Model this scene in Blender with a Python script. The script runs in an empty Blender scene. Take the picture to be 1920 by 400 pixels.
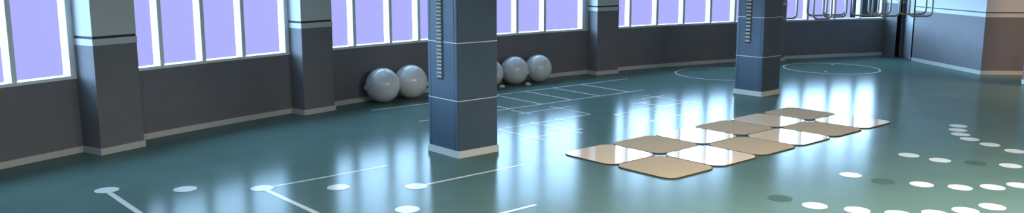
import bpy, bmesh, math, random
from mathutils import Vector, Matrix

scene = bpy.context.scene
COL = scene.collection
PI = math.pi
rad = math.radians

# ------------------------------------------------------------------ camera
CAM_H = 2.5
PITCH = 0.167715
cd = bpy.data.cameras.new('camera')
cd.sensor_width = 36.0
cd.lens = 1580.8 / 1920 * 36.0
cd.clip_end = 400
cam = bpy.data.objects.new('camera', cd)
cam.location = (0, 0, CAM_H)
cam.rotation_euler = (PI / 2 - PITCH, 0, 0)
COL.objects.link(cam)
scene.camera = cam

# ------------------------------------------------------------------ view
scene.view_settings.view_transform = 'Standard'
scene.view_settings.look = 'None'
scene.view_settings.exposure = 0.0
scene.view_settings.gamma = 1.0
scene.view_settings.use_curve_mapping = False

# ------------------------------------------------------------------ world: bright overcast sky over lavender haze
SKY_TOP = (0.95, 1.6, 2.35)
SKY_STRENGTH = 15.0   # near the horizon
SKY_HIGH = 4.5       # overhead
HAZE = (0.449, 0.465, 1.0)
world = bpy.data.worlds.new('world')
scene.world = world
world.use_nodes = True
nt = world.node_tree
nt.nodes.clear()
wo = nt.nodes.new('ShaderNodeOutputWorld')
bg = nt.nodes.new('ShaderNodeBackground')
tc = nt.nodes.new('ShaderNodeTexCoord')
sx = nt.nodes.new('ShaderNodeSeparateXYZ')
mr = nt.nodes.new('ShaderNodeMapRange')
mr.interpolation_type = 'SMOOTHSTEP'
mr.inputs['From Min'].default_value = -0.005
mr.inputs['From Max'].default_value = 0.06
mx = nt.nodes.new('ShaderNodeMix')
mx.data_type = 'RGBA'
mx.inputs[6].default_value = (*HAZE, 1)
mx.inputs[7].default_value = (*[c * SKY_STRENGTH for c in SKY_TOP], 1)
nt.links.new(tc.outputs['Generated'], sx.inputs[0])
nt.links.new(sx.outputs['Z'], mr.inputs['Value'])
nt.links.new(mr.outputs[0], mx.inputs[0])
mr2 = nt.nodes.new('ShaderNodeMapRange')
mr2.interpolation_type = 'SMOOTHSTEP'
mr2.inputs['From Min'].default_value = 0.14
mr2.inputs['From Max'].default_value = 0.36
mx2 = nt.nodes.new('ShaderNodeMix')
mx2.data_type = 'RGBA'
mx2.inputs[7].default_value = (*[c * SKY_HIGH for c in SKY_TOP], 1)
nt.links.new(sx.outputs['Z'], mr2.inputs['Value'])
nt.links.new(mr2.outputs[0], mx2.inputs[0])
nt.links.new(mx.outputs[2], mx2.inputs[6])
nt.links.new(mx2.outputs[2], bg.inputs['Color'])
nt.links.new(bg.outputs[0], wo.inputs[0])

# ------------------------------------------------------------------ unseen lamps added to light the room (fixtures built further down)
ADDED_LAMPS = [  # x, y, power, colour
    (6.5, 7.0, 310, (1.0, 0.98, 0.88)),
    (2.5, 6.0, 290, (1.0, 0.98, 0.88)),
    (8.5, 3.5, 300, (1.0, 0.98, 0.88)),
    (-2.0, 3.0, 150, (0.92, 0.96, 1.0)),
    (12.4, 15.6, 170, (1.0, 0.62, 0.36)),
]

# ------------------------------------------------------------------ materials
def mat(name, col, rough=0.6, spec=0.5, metal=0.0, bump=0.0, bscale=40.0, vary=0.0, vscale=3.0):
    m = bpy.data.materials.new(name)
    m.use_nodes = True
    t = m.node_tree
    b = t.nodes['Principled BSDF']
    b.inputs['Base Color'].default_value = (*col, 1)
    b.inputs['Roughness'].default_value = rough
    b.inputs['Specular IOR Level'].default_value = spec
    b.inputs['Metallic'].default_value = metal
    if vary or bump:
        c = t.nodes.new('ShaderNodeTexCoord')
    if vary:
        n = t.nodes.new('ShaderNodeTexNoise')
        n.inputs['Scale'].default_value = vscale
        n.inputs['Detail'].default_value = 5
        r = t.nodes.new('ShaderNodeValToRGB')
        r.color_ramp.elements[0].position = 0.3
        r.color_ramp.elements[1].position = 0.7
        r.color_ramp.elements[0].color = (*[v * (1 - vary) for v in col], 1)
        r.color_ramp.elements[1].color = (*[min(1, v * (1 + vary)) for v in col], 1)
        t.links.new(c.outputs['Object'], n.inputs['Vector'])
        t.links.new(n.outputs['Fac'], r.inputs[0])
        t.links.new(r.outputs[0], b.inputs['Base Color'])
    if bump:
        n2 = t.nodes.new('ShaderNodeTexNoise')
        n2.inputs['Scale'].default_value = bscale
        bp = t.nodes.new('ShaderNodeBump')
        bp.inputs['Strength'].default_value = bump
        bp.inputs['Distance'].default_value = 0.01
        t.links.new(c.outputs['Object'], n2.inputs['Vector'])
        t.links.new(n2.outputs['Fac'], bp.inputs['Height'])
        t.links.new(bp.outputs[0], b.inputs['Normal'])
    return m

def glass_mat():
    m = bpy.data.materials.new('window_glass')
    m.use_nodes = True
    t = m.node_tree
    t.nodes.clear()
    o = t.nodes.new('ShaderNodeOutputMaterial')
    mix = t.nodes.new('ShaderNodeMixShader')
    tr = t.nodes.new('ShaderNodeBsdfTransparent')
    tr.inputs[0].default_value = (0.985, 0.99, 1.0, 1)
    gl = t.nodes.new('ShaderNodeBsdfGlossy')
    gl.inputs['Roughness'].default_value = 0.02
    fr = t.nodes.new('ShaderNodeFresnel')
    fr.inputs[0].default_value = 1.12
    t.links.new(fr.outputs[0], mix.inputs[0])
    t.links.new(tr.outputs[0], mix.inputs[1])
    t.links.new(gl.outputs[0], mix.inputs[2])
    t.links.new(mix.outputs[0], o.inputs[0])
    return m

M = dict(
    floor=mat('floor_vinyl', (0.108, 0.172, 0.150), 0.18, 0.0105, vary=0.06, vscale=1.2),
    wall_dark=mat('dark_grey_paint', (0.21, 0.20, 0.215), 0.7, 0.2, vary=0.04),
    wall_light=mat('pale_paint', (0.62, 0.64, 0.65), 0.7, 0.2),
    band=mat('pale_band_paint', (0.60, 0.64, 0.65), 0.6, 0.25),
    groove=mat('dark_band_paint', (0.055, 0.06, 0.065), 0.6, 0.2),
    skirt=mat('skirting_paint', (0.62, 0.63, 0.60), 0.5, 0.3),
    frame=mat('window_frame_paint', (0.80, 0.84, 0.85), 0.4, 0.4),
    ceiling=mat('ceiling_paint', (0.35, 0.38, 0.38), 0.8, 0.1),
    column=mat('column_panel', (0.070, 0.100, 0.138), 0.35, 0.3, vary=0.08, vscale=2.0),
    joint=mat('pale_joint', (0.75, 0.78, 0.78), 0.4, 0.4),
    slat=mat('beige_slat', (0.36, 0.35, 0.29), 0.5, 0.2),
    slot=mat('dark_slot', (0.015, 0.02, 0.025), 0.6, 0.2),
    mat_tan=mat('tan_matte_mat', (0.58, 0.41, 0.26), 0.8, 0.01, vary=0.05, vscale=25),
    mat_gloss=mat('peach_gloss_mat', (1.0, 0.70, 0.47), 0.05, 0.15),
    mat_edge=mat('dark_rubber_edge', (0.05, 0.04, 0.03), 0.6, 0.3),
    mark=mat('white_floor_paint', (0.70, 0.70, 0.66), 0.18, 0.02),
    dark_dot=mat('dark_teal_floor_paint', (0.075, 0.125, 0.115), 0.6, 0.0),
    ball=mat('grey_speckled_vinyl', (0.78, 0.79, 0.79), 0.20, 0.8, vary=0.14, vscale=60),
    white_part=mat('plain_white', (0.85, 0.85, 0.85), 0.4, 0.4),
    tube=mat('brushed_steel_tube', (0.30, 0.34, 0.36), 0.38, 0.5, metal=0.55),
    door=mat('grey_door_paint', (0.30, 0.33, 0.35), 0.5, 0.3),
    door_edge_lit=mat('lit_door_edge', (0.7, 0.72, 0.75), 0.5, 0.3),
    dark=mat('near_black', (0.01, 0.01, 0.012), 0.9, 0.0),
    outside=mat('dark_cladding', (0.008, 0.009, 0.0095), 0.8, 0.0, vary=0.2, vscale=1.5),
    back_wall=mat('back_wall_paint', (0.25, 0.27, 0.27), 0.8, 0.1),
    lamp_body=mat('lamp_housing', (0.6, 0.6, 0.6), 0.5, 0.3),
    glass=glass_mat(),
)
def emission(name, col, s):
    m = bpy.data.materials.new(name)
    m.use_nodes = True
    b = m.node_tree.nodes['Principled BSDF']
    b.inputs['Emission Color'].default_value = (*col, 1)
    b.inputs['Emission Strength'].default_value = s
    return m

# ------------------------------------------------------------------ helpers
def obj(name, bm, m, parent=None, smooth=False):
    me = bpy.data.meshes.new(name)
    bmesh.ops.recalc_face_normals(bm, faces=bm.faces[:])
    bm.to_mesh(me)
    bm.free()
    me.materials.append(m)
    if smooth:
        for p in me.polygons:
            p.use_smooth = True
    o = bpy.data.objects.new(name, me)
    COL.objects.link(o)
    if parent:
        o.parent = parent
    return o

def tag(o, label=None, cat=None, group=None, kind=None):
    if label: o['label'] = label
    if cat: o['category'] = cat
    if group: o['group'] = group
    if kind: o['kind'] = kind
    return o

def empty(name, loc=(0, 0, 0), rz=0.0):
    o = bpy.data.objects.new(name, None)
    o.location = loc
    o.rotation_euler = (0, 0, rz)
    o.empty_display_size = 0.1
    COL.objects.link(o)
    return o

def copy_tree(o, parent=None):
    c = o.copy()
    COL.objects.link(c)
    if parent: c.parent = parent
    for ch in list(o.children):
        copy_tree(ch, c)
    return c

def struct(name, bm, m, parent=None, smooth=False):
    o = obj(name, bm, m, parent, smooth)
    if not parent: o['kind'] = 'structure'
    return o

def box(bm, x0, x1, y0, y1, z0, z1, mtx=None):
    vs = [bm.verts.new((x, y, z)) for z in (z0, z1) for x, y in ((x0, y0), (x1, y0), (x1, y1), (x0, y1))]
    if mtx:
        for v in vs: v.co = mtx @ v.co
    for f in ((3, 2, 1, 0), (4, 5, 6, 7), (0, 1, 5, 4), (1, 2, 6, 5), (2, 3, 7, 6), (3, 0, 4, 7)):
        bm.faces.new([vs[i] for i in f])
    return vs

def bevelled_box(x0, x1, y0, y1, z0, z1, bev=0.01, seg=2):
    bm = bmesh.new()
    box(bm, x0, x1, y0, y1, z0, z1)
    bmesh.ops.bevel(bm, geom=bm.edges[:], offset=bev, segments=seg, affect='EDGES', profile=0.5)
    return bm

def prism(bm, pts, z0, z1):
    lo = [bm.verts.new((x, y, z0)) for x, y in pts]
    hi = [bm.verts.new((x, y, z1)) for x, y in pts]
    n = len(pts)
    bm.faces.new(lo[::-1])
    bm.faces.new(hi)
    for i in range(n):
        bm.faces.new((lo[i], lo[(i + 1) % n], hi[(i + 1) % n], hi[i]))

def wall_seg(bm, a, b, t, z0, z1):
    """slab from a to b, thickness t to the right-hand side of a->b"""
    d = Vector((b[0] - a[0], b[1] - a[1])).normalized()
    n = Vector((d.y, -d.x)) * t
    prism(bm, [a, b, (b[0] + n.x, b[1] + n.y), (a[0] + n.x, a[1] + n.y)], z0, z1)

# the curved facade: a circle
CX, CY, R = 17.025, -2.187, 26.385
def arc(a, r=R):
    return (CX + r * math.cos(rad(a)), CY + r * math.sin(rad(a)))

def arc_box(bm, a0, a1, r0, r1, z0, z1, step=0.75):
    n = max(1, int(math.ceil(abs(a1 - a0) / step)))
    rings = []
    for i in range(n + 1):
        a = a0 + (a1 - a0) * i / n
        p, q = arc(a, r0), arc(a, r1)
        rings.append([bm.verts.new((p[0], p[1], z0)), bm.verts.new((q[0], q[1], z0)),
                      bm.verts.new((q[0], q[1], z1)), bm.verts.new((p[0], p[1], z1))])
    for i in range(n):
        A, B = rings[i], rings[i + 1]
        for k in range(4):
            bm.faces.new((A[k], A[(k + 1) % 4], B[(k + 1) % 4], B[k]))
    bm.faces.new(rings[0][::-1])
    bm.faces.new(rings[-1])

# plan frame in which columns, mats and floor markings are squared up
TH = rad(40.9)
cT, sT = math.cos(TH), math.sin(TH)
def P(u, v):
    return (u * cT + v * sT, u * sT - v * cT)

SILL, HEAD, CEIL = 1.0, 2.95, 3.5
WT = 0.26                       # facade thickness
ANG_END, ANG_BACK = 104.85, 186.0

# ------------------------------------------------------------------ setting: floor, ceiling, walls
outline = [arc(a, R + WT) for a in [96 + i * 1.0 for i in range(int(ANG_BACK - 96) + 1)]]
p_back = outline[-1]
back_y = p_back[1] - 0.3
outline = outline + [(p_back[0], back_y), (14.25, back_y)]
bm = bmesh.new(); prism(bm, outline, -0.2, 0.0)
struct('floor', bm, M['floor'])
bm = bmesh.new(); prism(bm, outline, CEIL, CEIL + 0.2)
struct('ceiling', bm, M['ceiling'])

# windows: (first angle, last angle, mullion angles); angles fall from left to right
WINDOWS = [
    (156.60, 149.78, [155.00, 153.30, 151.57]),
    (148.30, 141.88, [146.94, 145.39, 143.81]),
    (140.48, 134.40, [138.82, 137.00, 135.50]),
    (133.00, 125.60, [131.50, 129.86, 128.16]),
    (123.98, 114.20, [122.62, 120.80, 118.98, 117.11, 115.40]),
    (112.02, 104.85, [110.27, 108.36, 106.54]),
]
wl = [ANG_BACK, 178, 171, 164, 157.35, 149.07, 141.18, 133.70, 124.73, 119.0, 113.10, 108.5, ANG_END, 96]
for i in range(len(wl) - 1):
    bm = bmesh.new()
    arc_box(bm, wl[i], wl[i + 1], R, R + WT, 0.0, SILL)
    struct('wall_left_%d' % (i + 1), bm, M['wall_dark'])
bm = bmesh.new()
arc_box(bm, ANG_BACK, 96, R, R + WT, HEAD, CEIL)
edges = [ANG_BACK] + [a for w in WINDOWS for a in w[:2]] + [96]
for i in range(0, len(edges), 2):
    arc_box(bm, edges[i], edges[i + 1], R, R + WT, SILL, HEAD)
struct('wall_left_upper', bm, M['wall_light'])

# windows with their own frames, mullions and panes
FD = 0.16
for k, (a0, a1, mul) in enumerate(WINDOWS):
    root = empty('window_%d' % (k + 1), (*arc((a0 + a1) / 2), SILL))
    root['kind'] = 'structure'
    inv = Matrix.Translation(-Vector(root.location))
    def put(name, fn, m):
        b = bmesh.new(); fn(b); bmesh.ops.transform(b, matrix=inv, verts=b.verts)
        return obj(name, b, m, root)
    dg = math.degrees(1 / R)
    put('bottom_rail', lambda b: arc_box(b, a0, a1, R - 0.012, R + FD, SILL, SILL + 0.042), M['frame'])
    put('top_rail', lambda b: arc_box(b, a0, a1, R, R + FD, HEAD - 0.06, HEAD), M['frame'])
    stiles = [(a0, a0 - 0.08 * dg), (a1 + 0.08 * dg, a1)]
    for s in stiles:
        put('stile', lambda b: arc_box(b, s[0], s[1], R, R + FD, SILL + 0.042, HEAD - 0.06), M['frame'])
    marks = [a0 - 0.08 * dg]
    for a in mul:
        put('mullion', lambda b: arc_box(b, a + 0.033 * dg, a - 0.033 * dg, R, R + FD, SILL + 0.042, HEAD - 0.06), M['frame'])
        marks += [a + 0.033 * dg, a - 0.033 * dg]
    marks.append(a1 + 0.08 * dg)
    for i in range(0, len(marks), 2):
        put('pane', lambda b: arc_box(b, marks[i], marks[i + 1], R + FD - 0.03, R + FD - 0.022, SILL + 0.042, HEAD - 0.06), M['glass'])

# wall pillars between the windows
def pillar_parts(root, w, d0, d1, h=CEIL):
    """local frame: +x along the wall, -y into the room"""
    e = 0.014
    b = bmesh.new(); box(b, -w / 2, w / 2, d0, d1, 0.0, 1.45); obj('lower_shaft', b, M['wall_dark'], root)
    b = bmesh.new(); box(b, -w / 2 - 0.006, w / 2 + 0.006, d0 - 0.006, d1, 1.45, 1.535); obj('pale_band', b, M['band'], root)
    b = bmesh.new(); box(b, -w / 2 + 0.004, w / 2 - 0.004, d0 + 0.004, d1, 1.535, 1.57); obj('dark_band', b, M['groove'], root)
    b = bmesh.new(); box(b, -w / 2, w / 2, d0, d1, 1.57, h); obj('upper_shaft', b, M['wall_light'], root)
    b = bmesh.new()
    prism(b, [(-w / 2 - e, d1), (-w / 2 - e, d0 - e), (w / 2 + e, d0 - e), (w / 2 + e, d1)], 0.0, 0.088)
    obj('skirting', b, M['skirt'], root)

PILLARS = [157.35, 149.07, 141.18, 133.70, 124.73, 113.10]
for a in PILLARS:
    x, y = arc(a)
    root = empty('wall_pillar', (x, y, 0), rad(a - 90))
    root['kind'] = 'structure'
    w = 0.64
    pillar_parts(root, w, -0.40 if a > 145 else -0.34, -0.002)

# baseboards in the bays
n = 0
bays = [ANG_BACK] + [v for a in PILLARS for v in (a + 0.70, a - 0.70)] + [ANG_END + 0.02]
for i in range(0, len(bays), 2):
    b = bmesh.new(); arc_box(b, bays[i], bays[i + 1], R - 0.014, R - 0.001, 0.0, 0.085)
    n += 1
    struct('baseboard_left_%d' % n, b, M['skirt'])

# end pier of the facade, next to the door
pe = arc(ANG_END)
PD0, PD1 = (10.40, 22.83), (10.456, 21.96)
root = empty('wall_pier', (pe[0], pe[1], 0))
root['kind'] = 'structure'
def rel(pts): return [(x - pe[0], y - pe[1]) for x, y in pts]
pp = [pe, PD0, (PD0[0] + 0.25, PD0[1] + 0.02), (pe[0] + 0.36, pe[1] + 0.08)]
for nm, z0, z1, mm in (('lower_shaft', 0, 1.45, 'wall_dark'), ('pale_band', 1.45, 1.535, 'band'), ('dark_band', 1.535, 1.57, 'groove'), ('upper_shaft', 1.57, CEIL, 'wall_light')):
    b = bmesh.new(); prism(b, rel(pp), z0, z1); obj(nm, b, M[mm], root)

# right wall with its bands
RC = (10.722, 19.155)
WR = [(RC, PD1)]
def banded(name, a, b_, t):
    for nm, z0, z1, mm, ex in ((name, 0.0, 1.31, 'wall_dark', 0), ('trim_%s_band' % name, 1.31, 1.40, 'band', 0.006), ('trim_%s_line' % name, 1.40, 1.425, 'groove', 0), (name + '_upper', 1.425, CEIL, 'wall_light', 0)):
        b = bmesh.new()
        wall_seg(b, a, b_, t, z0, z1)
        struct(nm, b, M[mm])
banded('wall_right', PD1, RC, -0.2)
RC2 = (14.0, 18.98)
banded('wall_right_return', RC, RC2, -0.2)
b = bmesh.new(); wall_seg(b, (PD1[0], PD1[1]), (RC[0] - 0.0, RC[1] - 0.015), 0.014, 0.0, 0.09)
struct('baseboard_right', b, M['skirt'])
b = bmesh.new(); wall_seg(b, (RC[0] - 0.012, RC[1]), RC2, 0.014, 0.0, 0.088)
struct('baseboard_right_return', b, M['skirt'])
b = bmesh.new(); wall_seg(b, (14.0, back_y), (14.0, 24.2), 0.25, 0.0, CEIL)
struct('wall_right_outer', b, M['back_wall'])
b = bmesh.new(); wall_seg(b, (p_back[0], back_y + 0.3), (14.0, back_y + 0.3), 0.28, 0.0, CEIL)
struct('wall_back', b, M['back_wall'])

# the pier at the right edge of the view
root = empty('wall_pillar', (11.10, 17.37, 0), rad(1.0))
root['kind'] = 'structure'
pillar_parts(root, 0.62, -0.30, 0.30)

# door in the right wall, ajar onto a dark room
door = empty('door_1', (PD1[0], PD1[1], 0))
door['kind'] = 'structure'
dv = Vector((PD0[0] - PD1[0], PD0[1] - PD1[1]))
ang = math.atan2(dv.y, dv.x)
def dm(a): return Matrix.Rotation(a, 4, 'Z')
L = dv.length
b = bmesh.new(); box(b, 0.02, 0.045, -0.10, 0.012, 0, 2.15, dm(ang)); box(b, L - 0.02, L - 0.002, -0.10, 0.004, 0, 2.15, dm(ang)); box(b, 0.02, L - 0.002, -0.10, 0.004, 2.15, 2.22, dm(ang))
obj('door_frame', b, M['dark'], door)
b = bmesh.new(); box(b, -0.02, L, -0.18, -0.002, 2.22, CEIL, dm(ang)); obj('transom', b, M['wall_light'], door)
LA = ang - rad(13.0)
b = bmesh.new(); box(b, 0.05, L - 0.06, -0.045, -0.005, 0.008, 2.14, dm(LA)); lf = obj('leaf', b, M['door'], door)
b = bmesh.new(); box(b, L - 0.06, L - 0.05, -0.046, -0.004, 0.008, 2.14, dm(LA)); obj('leaf_edge', b, M['door_edge_lit'], lf)  # light on the leaf's edge put into a paler colour
b = bmesh.new(); box(b, L - 0.20, L - 0.08, -0.004, 0.03, 1.00, 1.025, dm(LA)); obj('handle', b, M['tube'], lf)
b = bmesh.new(); box(b, 0.055, 0.20, -0.005, 0.0, 0.01, 0.12, dm(LA)); obj('kick_plate', b, M['skirt'], lf)
# dark room behind it; its unlit shade is put into a near-black wall
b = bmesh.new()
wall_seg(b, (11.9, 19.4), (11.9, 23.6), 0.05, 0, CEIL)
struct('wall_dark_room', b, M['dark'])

# dark neighbouring block seen through the last window
nb = empty('building', (11.42, 28.6, 0), -rad(23.5))
tag(nb, 'low dark building outside, behind the right end of the last window', 'building')
b = bmesh.new(); box(b, 0.0, 8.0, 0.0, 5.0, -4, 1.55); obj('wall', b, M['outside'], nb)
b = bmesh.new(); box(b, 0.0, 8.1, -0.08, 5.08, 1.55, 1.68); obj('roof', b, M['outside'], nb)

# ------------------------------------------------------------------ free-standing columns
def column(u, v, half, pitch, label):
    x, y = P(u, v)
    root = empty('column', (x, y, 0), TH)
    tag(root, label, 'column')
    # local x = +u ; local y = -v
    body = half - 0.014
    bm = bmesh.new()
    box(bm, -body, body, -body, body, 0.0, CEIL)
    ve = [e for e in bm.edges if abs(e.verts[0].co.z - e.verts[1].co.z) > 1]
    bmesh.ops.bevel(bm, geom=ve, offset=0.035, segments=3, affect='EDGES', profile=0.5)
    obj('shaft', bm, M['column'], root)
    for z in (0.75, 1.50, 2.25, 3.0):
        bm = bmesh.new()
        box(bm, -body - 0.003, body + 0.003, -body - 0.003, body + 0.003, z - 0.0045, z + 0.0045)
        ve = [e for e in bm.edges if abs(e.verts[0].co.z - e.verts[1].co.z) > 0.005]
        bmesh.ops.bevel(bm, geom=ve, offset=0.035, segments=3, affect='EDGES', profile=0.5)
        obj('joint_line', bm, M['joint'], root)
    bm = bmesh.new()
    box(bm, -half, half, -half, half, 0.0, 0.093)
    ve = [e for e in bm.edges if abs(e.verts[0].co.z - e.verts[1].co.z) > 0.05]
    bmesh.ops.bevel(bm, geom=ve, offset=0.03, segments=3, affect='EDGES', profile=0.5)
    obj('skirting', bm, M['skirt'], root)
    # slotted strip on the face towards -u
    yc = 0.04
    bm = bmesh.new()
    box(bm, -body - 0.004, -body + 0.01, yc - 0.055, yc + 0.065, 1.0, 3.2)
    strip = obj('slotted_strip', bm, M['slot'], root)
    bm = bmesh.new()
    z = 1.03
    while z < 3.18:
        box(bm, -body - 0.022, -body - 0.003, yc - 0.05, yc + 0.05, z, z + pitch * 0.58)
        z += pitch
    obj('slat_grille', bm, M['slat'], strip)
    # corner trims
    for sy in (-1, 1):
        bm = bmesh.new()
        box(bm, -body - 0.002, -body + 0.01, sy * (body - 0.075) - 0.004, sy * (body - 0.075) + 0.004, 0.1, CEIL - 0.02)
        obj('seam', bm, M['groove'], root)
    return root
column(6.82, -8.88, 0.350, 0.050, 'wide square blue-grey column in the middle with a slotted strip, standing nearest the camera')
column(14.30, -9.20, 0.325, 0.070, 'farther square blue-grey column with a slotted strip, behind the tan and white mats')

# ------------------------------------------------------------------ square floor mats, two rows of six
def rounded_square(s, r, n=6):
    pts = []
    for cx, cy, a in ((s - r, s - r, 0), (-s + r, s - r, 90), (-s + r, -s + r, 180), (s - r, -s + r, 270)):
        for i in range(n + 1):
            t = rad(a + 90 * i / n)
            pts.append((cx + r * math.cos(t), cy + r * math.sin(t)))
    return pts
def make_mat():
    root = empty('floor_mat')
    bm = bmesh.new(); prism(bm, rounded_square(0.462, 0.17), 0.0, 0.012)
    obj('rubber_base', bm, M['mat_edge'], root)
    bm = bmesh.new(); prism(bm, rounded_square(0.452, 0.162), 0.012, 0.016)
    obj('top_sheet', bm, M['mat_tan'], root)
    return root
ORD = ['first', 'second', 'third', 'fourth', 'fifth', 'sixth', 'seventh']
proto = make_mat()
gloss_mesh = None
tan_mesh = proto.children[1].data if proto.children[1].name.startswith('top') else proto.children[0].data
first = True
for row, v in enumerate((-7.41, -6.475)):
    for i in range(6):
        glossy = (i + row) % 2 == 0
        o = proto if first else copy_tree(proto)
        first = False
        o.location = (*P(8.13 + 0.94 * i, v), 0)
        o.rotation_euler = (0, 0, TH)
        if glossy:
            top = [c for c in o.children if c.name.startswith('top_sheet')][0]
            if gloss_mesh is None:
                gloss_mesh = top.data.copy()
                gloss_mesh.materials[0] = M['mat_gloss']
            top.data = gloss_mesh
        else:
            [c for c in o.children if c.name.startswith('top_sheet')][0].data = tan_mesh
        rown = 'back row' if row == 0 else 'front row'
        tag(o, '%s rounded square floor mat, %s from the left in the %s' % ('glossy whitish' if glossy else 'matte tan', ORD[i], rown), 'floor mat', 'square mats in a checker of two rows')

# ------------------------------------------------------------------ floor dots
def disc(r, h, n=40):
    bm = bmesh.new()
    prism(bm, [(r * math.cos(2 * PI * i / n), r * math.sin(2 * PI * i / n)) for i in range(n)], 0.0, h)
    return bm
white_dot = obj('floor_dot', disc(0.128, 0.003), M['mark'])
dark_mesh = white_dot.data.copy(); dark_mesh.materials[0] = M['dark_dot']
used = [False]
def dot(x, y, label, group, dark=False):
    o = white_dot if not used[0] else white_dot.copy()
    if used[0]: COL.objects.link(o)
    used[0] = True
    if dark: o.data = dark_mesh
    o.location = (x, y, 0.0005)
    tag(o, label, 'floor dot', group)
ARC1 = [(6.977, 12.939), (6.795, 12.609), (6.663, 12.279), (6.612, 11.932), (6.695, 11.557), (6.80, 11.138)]
for i, q in enumerate(ARC1):
    lab = 'white floor dot, %s from the far end of the curved string behind the right-hand dots' % ORD[i] if i else 'white floor dot farthest from the camera, starting the curved string at right'
    dot(*q, lab, 'dots in the curved string')
ROW2 = [(5.253, 10.896, 0), (5.52, 10.605, 0), (5.891, 10.445, 1), (6.256, 10.305, 0)]
for i, q in enumerate(ROW2):
    dot(q[0], q[1], ('dark teal' if q[2] else 'white') + ' floor dot, %s from the left in the row just below the curved string' % ORD[i], 'dots in the far row', q[2])
ROW3 = [(4.061, 9.834, 0), (4.324, 9.537, 1), (4.703, 9.395, 0), (5.072, 9.257, 0), (5.447, 9.269, 0), (5.797, 9.351, 0)]
for i, q in enumerate(ROW3):
    dot(q[0], q[1], ('dark teal' if q[2] else 'white') + ' floor dot, %s from the left in the middle row at lower right' % ORD[i], 'dots in the middle row', q[2])
ROW4 = [(2.895, 8.815, 1), (3.17, 8.528, 0), (3.546, 8.364, 0), (3.909, 8.233, 0), (4.291, 8.251, 0), (4.651, 8.349, 0), (5.006, 8.489, 0)]
for i, q in enumerate(ROW4):
    dot(q[0], q[1], ('dark teal' if q[2] else 'white') + ' floor dot, %s from the left in the row nearest the camera at right' % ORD[i], 'dots in the near row', q[2])
LEFT = [(2.56, -9.88, 'white floor dot farthest left, with a thick line running from it'), (3.24, -9.35, 'plain white floor dot, second from the left in the diagonal row'),
        (3.91, -8.82, 'white floor dot where two lines meet, third from the left'), (4.58, -8.29, 'plain white floor dot left of the near column, fourth from the left'),
        (5.27, -7.75, 'white floor dot with a thin line passing in front of the near column'), (4.68, -7.05, 'white floor dot at the bottom edge below the near column')]
for u, v, lab in LEFT:
    dot(*P(u, v), lab, 'dots on the left half of the floor')

# ------------------------------------------------------------------ painted lines
def strip(bm, a, b, w, z0=0.0005, z1=0.002):
    """a, b in the plan frame"""
    a, b = Vector(P(*a)), Vector(P(*b))
    d = (b - a).normalized(); nn = Vector((-d.y, d.x)) * w / 2
    prism(bm, [(a + nn)[:], (a - nn)[:], (b - nn)[:], (b + nn)[:]], z0, z1)
def line(a, b, w, label):
    bm = bmesh.new(); strip(bm, a, b, w)
    tag(obj('floor_line', bm, M['mark']), label, 'floor line', 'white lines between the floor dots')
line((2.55, -9.76), (2.55, -7.4), 0.062, 'white floor line running from the farthest left dot towards the camera')
line((3.91, -8.70), (3.91, -6.4), 0.062, 'white floor line from the third left dot down to the bottom edge')
line((3.99, -8.81), (5.58, -8.81), 0.036, 'thin white floor line from the third left dot towards the near column')
line((5.34, -7.745), (6.91, -7.745), 0.040, 'thin white floor line crossing just in front of the near column')
line((4.2, -6.31), (5.80, -6.31), 0.046, 'short white floor line ending at the bottom edge right of the near column')

def marking(name, segs, w, label, cat):
    bm = bmesh.new()
    for i, (a, b_) in enumerate(segs): strip(bm, a, b_, w, 0.0005, 0.0020 + 0.0002 * i)
    tag(obj(name, bm, M['mark']), label, cat)
lad = [((7.57, -12.45), (14.0, -12.27)), ((7.60, -11.05), (12.97, -10.94))]
for u in (8.74, 9.50, 10.26, 11.02, 11.76, 12.57):
    lad.append(((u + 0.02, -12.45 + (u - 7.57) * 0.028), (u - 0.02, -11.05 + (u - 7.6) * 0.02)))
marking('agility_ladder_marking', lad, 0.040, 'long white ladder marking on the floor in front of the grey balls', 'floor marking')
marking('hopscotch_marking', [((8.14, -9.71), (10.16, -9.71)), ((7.86, -8.90), (9.14, -8.90)), ((8.12, -9.71), (8.12, -8.65)), ((8.89, -9.81), (8.89, -8.65)), ((9.43, -9.81), (9.43, -9.41))],
        0.038, 'white crossed-line grid on the floor right beside the near column', 'floor marking')
marking('hopscotch_marking', [((9.24, -10.50), (10.46, -10.50)), ((10.17, -10.71), (10.17, -9.76)), ((9.40, -10.87), (9.40, -10.36))],
        0.032, 'faint white crossed lines between the ladder marking and the grid by the near column', 'floor marking')
marking('hopscotch_marking', [((10.42, -9.41), (12.69, -9.41)), ((10.21, -8.64), (11.45, -8.64)), ((10.41, -9.41), (10.41, -8.36)), ((11.20, -9.43), (11.20, -8.40)), ((11.70, -9.95), (11.70, -9.21)), ((12.44, -10.41), (12.44, -9.13)), ((12.05, -10.19), (12.69, -10.19)), ((11.45, -9.90), (11.95, -9.90))],
        0.042, 'bright white crossed-line grid on the floor behind the row of mats', 'floor marking')

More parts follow.
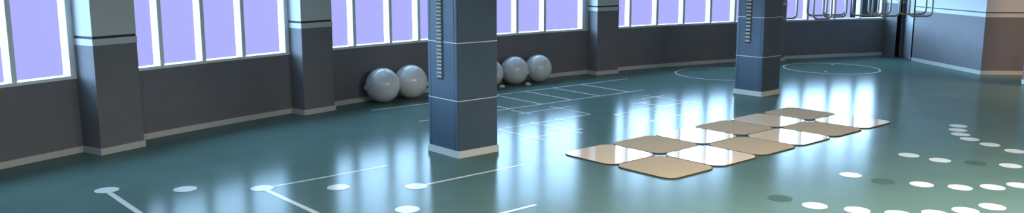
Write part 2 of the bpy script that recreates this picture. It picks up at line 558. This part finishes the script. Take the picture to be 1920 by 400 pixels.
def ring_marking(cx, cy, r, w, label, extra=()):
    bm = bmesh.new()
    n = 72
    vs = []
    for z in (0.0005, 0.002):
        for rr in (r - w / 2, r + w / 2):
            vs.append([bm.verts.new((cx + rr * math.cos(2 * PI * i / n), cy + rr * math.sin(2 * PI * i / n), z)) for i in range(n)])
    for i in range(n):
        j = (i + 1) % n
        for A, B in ((2, 3), (1, 0), (0, 2), (3, 1)):
            bm.faces.new((vs[A][i], vs[A][j], vs[B][j], vs[B][i]))
    for (x, y, s) in extra:
        prism(bm, [(x + s * math.cos(2 * PI * k / 16), y + s * math.sin(2 * PI * k / 16)) for k in range(16)], 0.0005, 0.002)
    tag(obj('circle_marking', bm, M['mark']), label, 'floor marking')
ring_marking(7.74, 20.33, 1.10, 0.045, 'large white circle painted on the floor right of the farther column', ((8.067, 21.1, 0.05), (7.383, 19.7, 0.05)))
ring_marking(4.92, 19.30, 1.13, 0.045, 'large white circle painted on the floor left of the farther column', ())

# ------------------------------------------------------------------ exercise balls along the wall
def make_ball(r):
    root = empty('exercise_ball')
    bm = bmesh.new()
    bmesh.ops.create_uvsphere(bm, u_segments=64, v_segments=48, radius=r)
    for v in bm.verts:
        lat = math.asin(max(-1, min(1, v.co.z / r)))
        v.co *= 1 + 0.0035 * math.cos(lat * 26) * (abs(lat) > 0.25)
    bmesh.ops.transform(bm, matrix=Matrix.Rotation(rad(70), 4, 'Y'), verts=bm.verts)
    zmin = min(v.co.z for v in bm.verts)
    bmesh.ops.translate(bm, verts=bm.verts, vec=(0, 0, -zmin))
    obj('shell', bm, M['ball'], root, True)
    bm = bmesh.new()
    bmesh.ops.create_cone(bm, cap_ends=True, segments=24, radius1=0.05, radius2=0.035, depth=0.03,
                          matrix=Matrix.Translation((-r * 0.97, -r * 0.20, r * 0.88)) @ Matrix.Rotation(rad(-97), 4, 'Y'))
    obj('white_part', bm, M['white_part'], root, True)  # small white disc on the side of the ball
    return root
BALLS = [(-2.36, 15.24, 0.315, 20, 'grey exercise ball by the wall, farthest left, with a white disc'),
         (-1.905, 15.72, 0.315, 170, 'grey exercise ball half hidden by the left side of the near column'),
         (-0.465, 17.14, 0.29, 120, 'grey exercise ball of which only a sliver shows right of the near column'),
         (0.05, 17.57, 0.295, 150, 'grey exercise ball by the wall, second from the right'),
         (0.565, 17.97, 0.290, 200, 'grey exercise ball by the wall, farthest right')]
for x, y, r, rz, lab in BALLS:
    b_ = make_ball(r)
    b_.location = (x, y, 0)
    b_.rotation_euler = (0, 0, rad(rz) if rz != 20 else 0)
    tag(b_, lab, 'exercise ball', 'grey exercise balls along the window wall')
def chock(x, y, rz, label):
    bm = bmesh.new()
    prism(bm, [(-0.06, -0.05), (0.06, -0.05), (0.06, 0.05), (-0.06, 0.05)], 0, 0.05)
    for v in bm.verts:
        if v.co.z > 0.02: v.co.x *= 0.35; v.co.y *= 0.7
    bmesh.ops.bevel(bm, geom=bm.edges[:], offset=0.008, segments=2, affect='EDGES')
    o = obj('ball_wedge', bm, M['white_part'])
    o.location = (x, y, 0); o.rotation_euler = (0, 0, rz)
    tag(o, label, 'wedge')
chock(-0.205, 17.16, 0.6, 'small white wedge on the floor beside the near column, left of two balls')
chock(0.335, 17.50, 0.6, 'small white wedge on the floor between the two rightmost grey balls')

# ------------------------------------------------------------------ hanging frames of bent steel tube
def tube(bm, pts, r, seg=10):
    pts = [Vector(p) for p in pts]
    rings = []
    prev = None
    for i, p in enumerate(pts):
        t = (pts[min(i + 1, len(pts) - 1)] - pts[max(i - 1, 0)]).normalized()
        ref = Vector((0, 1, 0)) if abs(t.y) < 0.9 else Vector((1, 0, 0))
        if prev is not None: ref = prev
        n1 = (ref - t * ref.dot(t)).normalized()
        prev = n1
        n2 = t.cross(n1)
        rings.append([bm.verts.new(p + (n1 * math.cos(2 * PI * k / seg) + n2 * math.sin(2 * PI * k / seg)) * r) for k in range(seg)])
    for A, B in zip(rings, rings[1:]):
        for k in range(seg):
            bm.faces.new((A[k], A[(k + 1) % seg], B[(k + 1) % seg], B[k]))
    bm.faces.new(rings[0][::-1]); bm.faces.new(rings[-1])
def u_path(x0, x1, y, zb, zt, rr=0.10):
    rr = min(rr, (x1 - x0) * 0.4)
    pts = [(x0, y, zt), (x0, y, zb + rr)]
    for i in range(1, 8):
        a = PI + PI / 2 * i / 8
        pts.append((x0 + rr + rr * math.cos(a), y, zb + rr + rr * math.sin(a)))
    pts.append((x0 + rr, y, zb)); pts.append((x1 - rr, y, zb))
    for i in range(1, 8):
        a = 1.5 * PI + PI / 2 * i / 8
        pts.append((x1 - rr + rr * math.cos(a), y, zb + rr + rr * math.sin(a)))
    pts += [(x1, y, zb + rr), (x1, y, zt)]
    return pts
UNITS = [  # front loop (x0, x1, y), back loop (x0, x1, y)
    ((5.35, 5.794, 17.24), (5.42, 5.62, 17.9), 'leftmost hanging steel tube frame, half hidden behind the farther column'),
    ((6.075, 6.437, 17.07), (6.384, 6.80, 18.32), 'hanging double steel tube frame, second from the left before the last window'),
    ((6.530, 7.009, 17.77), (6.80, 7.279, 18.52), 'hanging double steel tube frame, third from the left before the last window'),
    ((7.366, 8.00, 18.32), (7.875, 8.087, 18.71), 'hanging steel tube frame with a narrow inner loop, before the dark pane'),
    ((7.70, 8.278, 18.10), (7.95, 8.44, 18.9), 'hanging steel tube frame overlapping the end of the last window'),
    ((8.458, 8.947, 18.04), (8.58, 9.185, 18.81), 'rightmost hanging steel tube frame, before the door and right wall'),
]
ZB = 1.40
for ui, (f_, b2, lab) in enumerate(UNITS):
    ox, oy = (f_[0] + f_[1]) / 2, (f_[2] + b2[2]) / 2
    root = empty('hanging_frame', (ox, oy, CEIL))
    tag(root, lab, 'hanging frame', 'hanging steel tube frames')
    for q in (f_, b2):
        bm = bmesh.new(); tube(bm, [(x - ox, y - oy, z - CEIL) for x, y, z in u_path(q[0], q[1], q[2], ZB, CEIL - 0.02)], 0.021)
        obj('tube_loop', bm, M['tube'], root, True)
        bm = bmesh.new()
        box(bm, q[0] - ox - 0.03, q[1] - ox + 0.03, q[2] - oy - 0.04, q[2] - oy + 0.04, -0.03, -0.001)
        obj('ceiling_plate', bm, M['tube'], root)
    for s in (0, 1):
        bm = bmesh.new(); tube(bm, [(f_[s] - ox, f_[2] - oy, -0.5 - 0.07 * ui), (b2[s] - ox, b2[2] - oy, -0.5 - 0.07 * ui)], 0.018)
        obj('cross_bar', bm, M['tube'], root, True)

# ------------------------------------------------------------------ unseen ceiling lamps, added for fill light
for i, (x, y, p, c) in enumerate(ADDED_LAMPS):
    root = empty('added_ceiling_light', (x, y, CEIL))
    tag(root, ['unseen square ceiling light added above the white dots', 'unseen square ceiling light added above the near end of the mats', 'unseen square ceiling light added out of view on the right', 'unseen square ceiling light added out of view on the left', 'unseen warm ceiling light added in the right-hand wing'][i], 'ceiling light')
    b = bmesh.new(); box(b, -0.62, 0.62, -0.62, 0.62, -0.06, -0.001); obj('housing', b, M['lamp_body'], root)
    ld = bpy.data.lights.new('lamp', 'AREA'); ld.shape = 'SQUARE'; ld.size = 1.2; ld.energy = p; ld.color = c
    lo = bpy.data.objects.new('lamp', ld); COL.objects.link(lo); lo.parent = root; lo.location = (0, 0, -0.075)
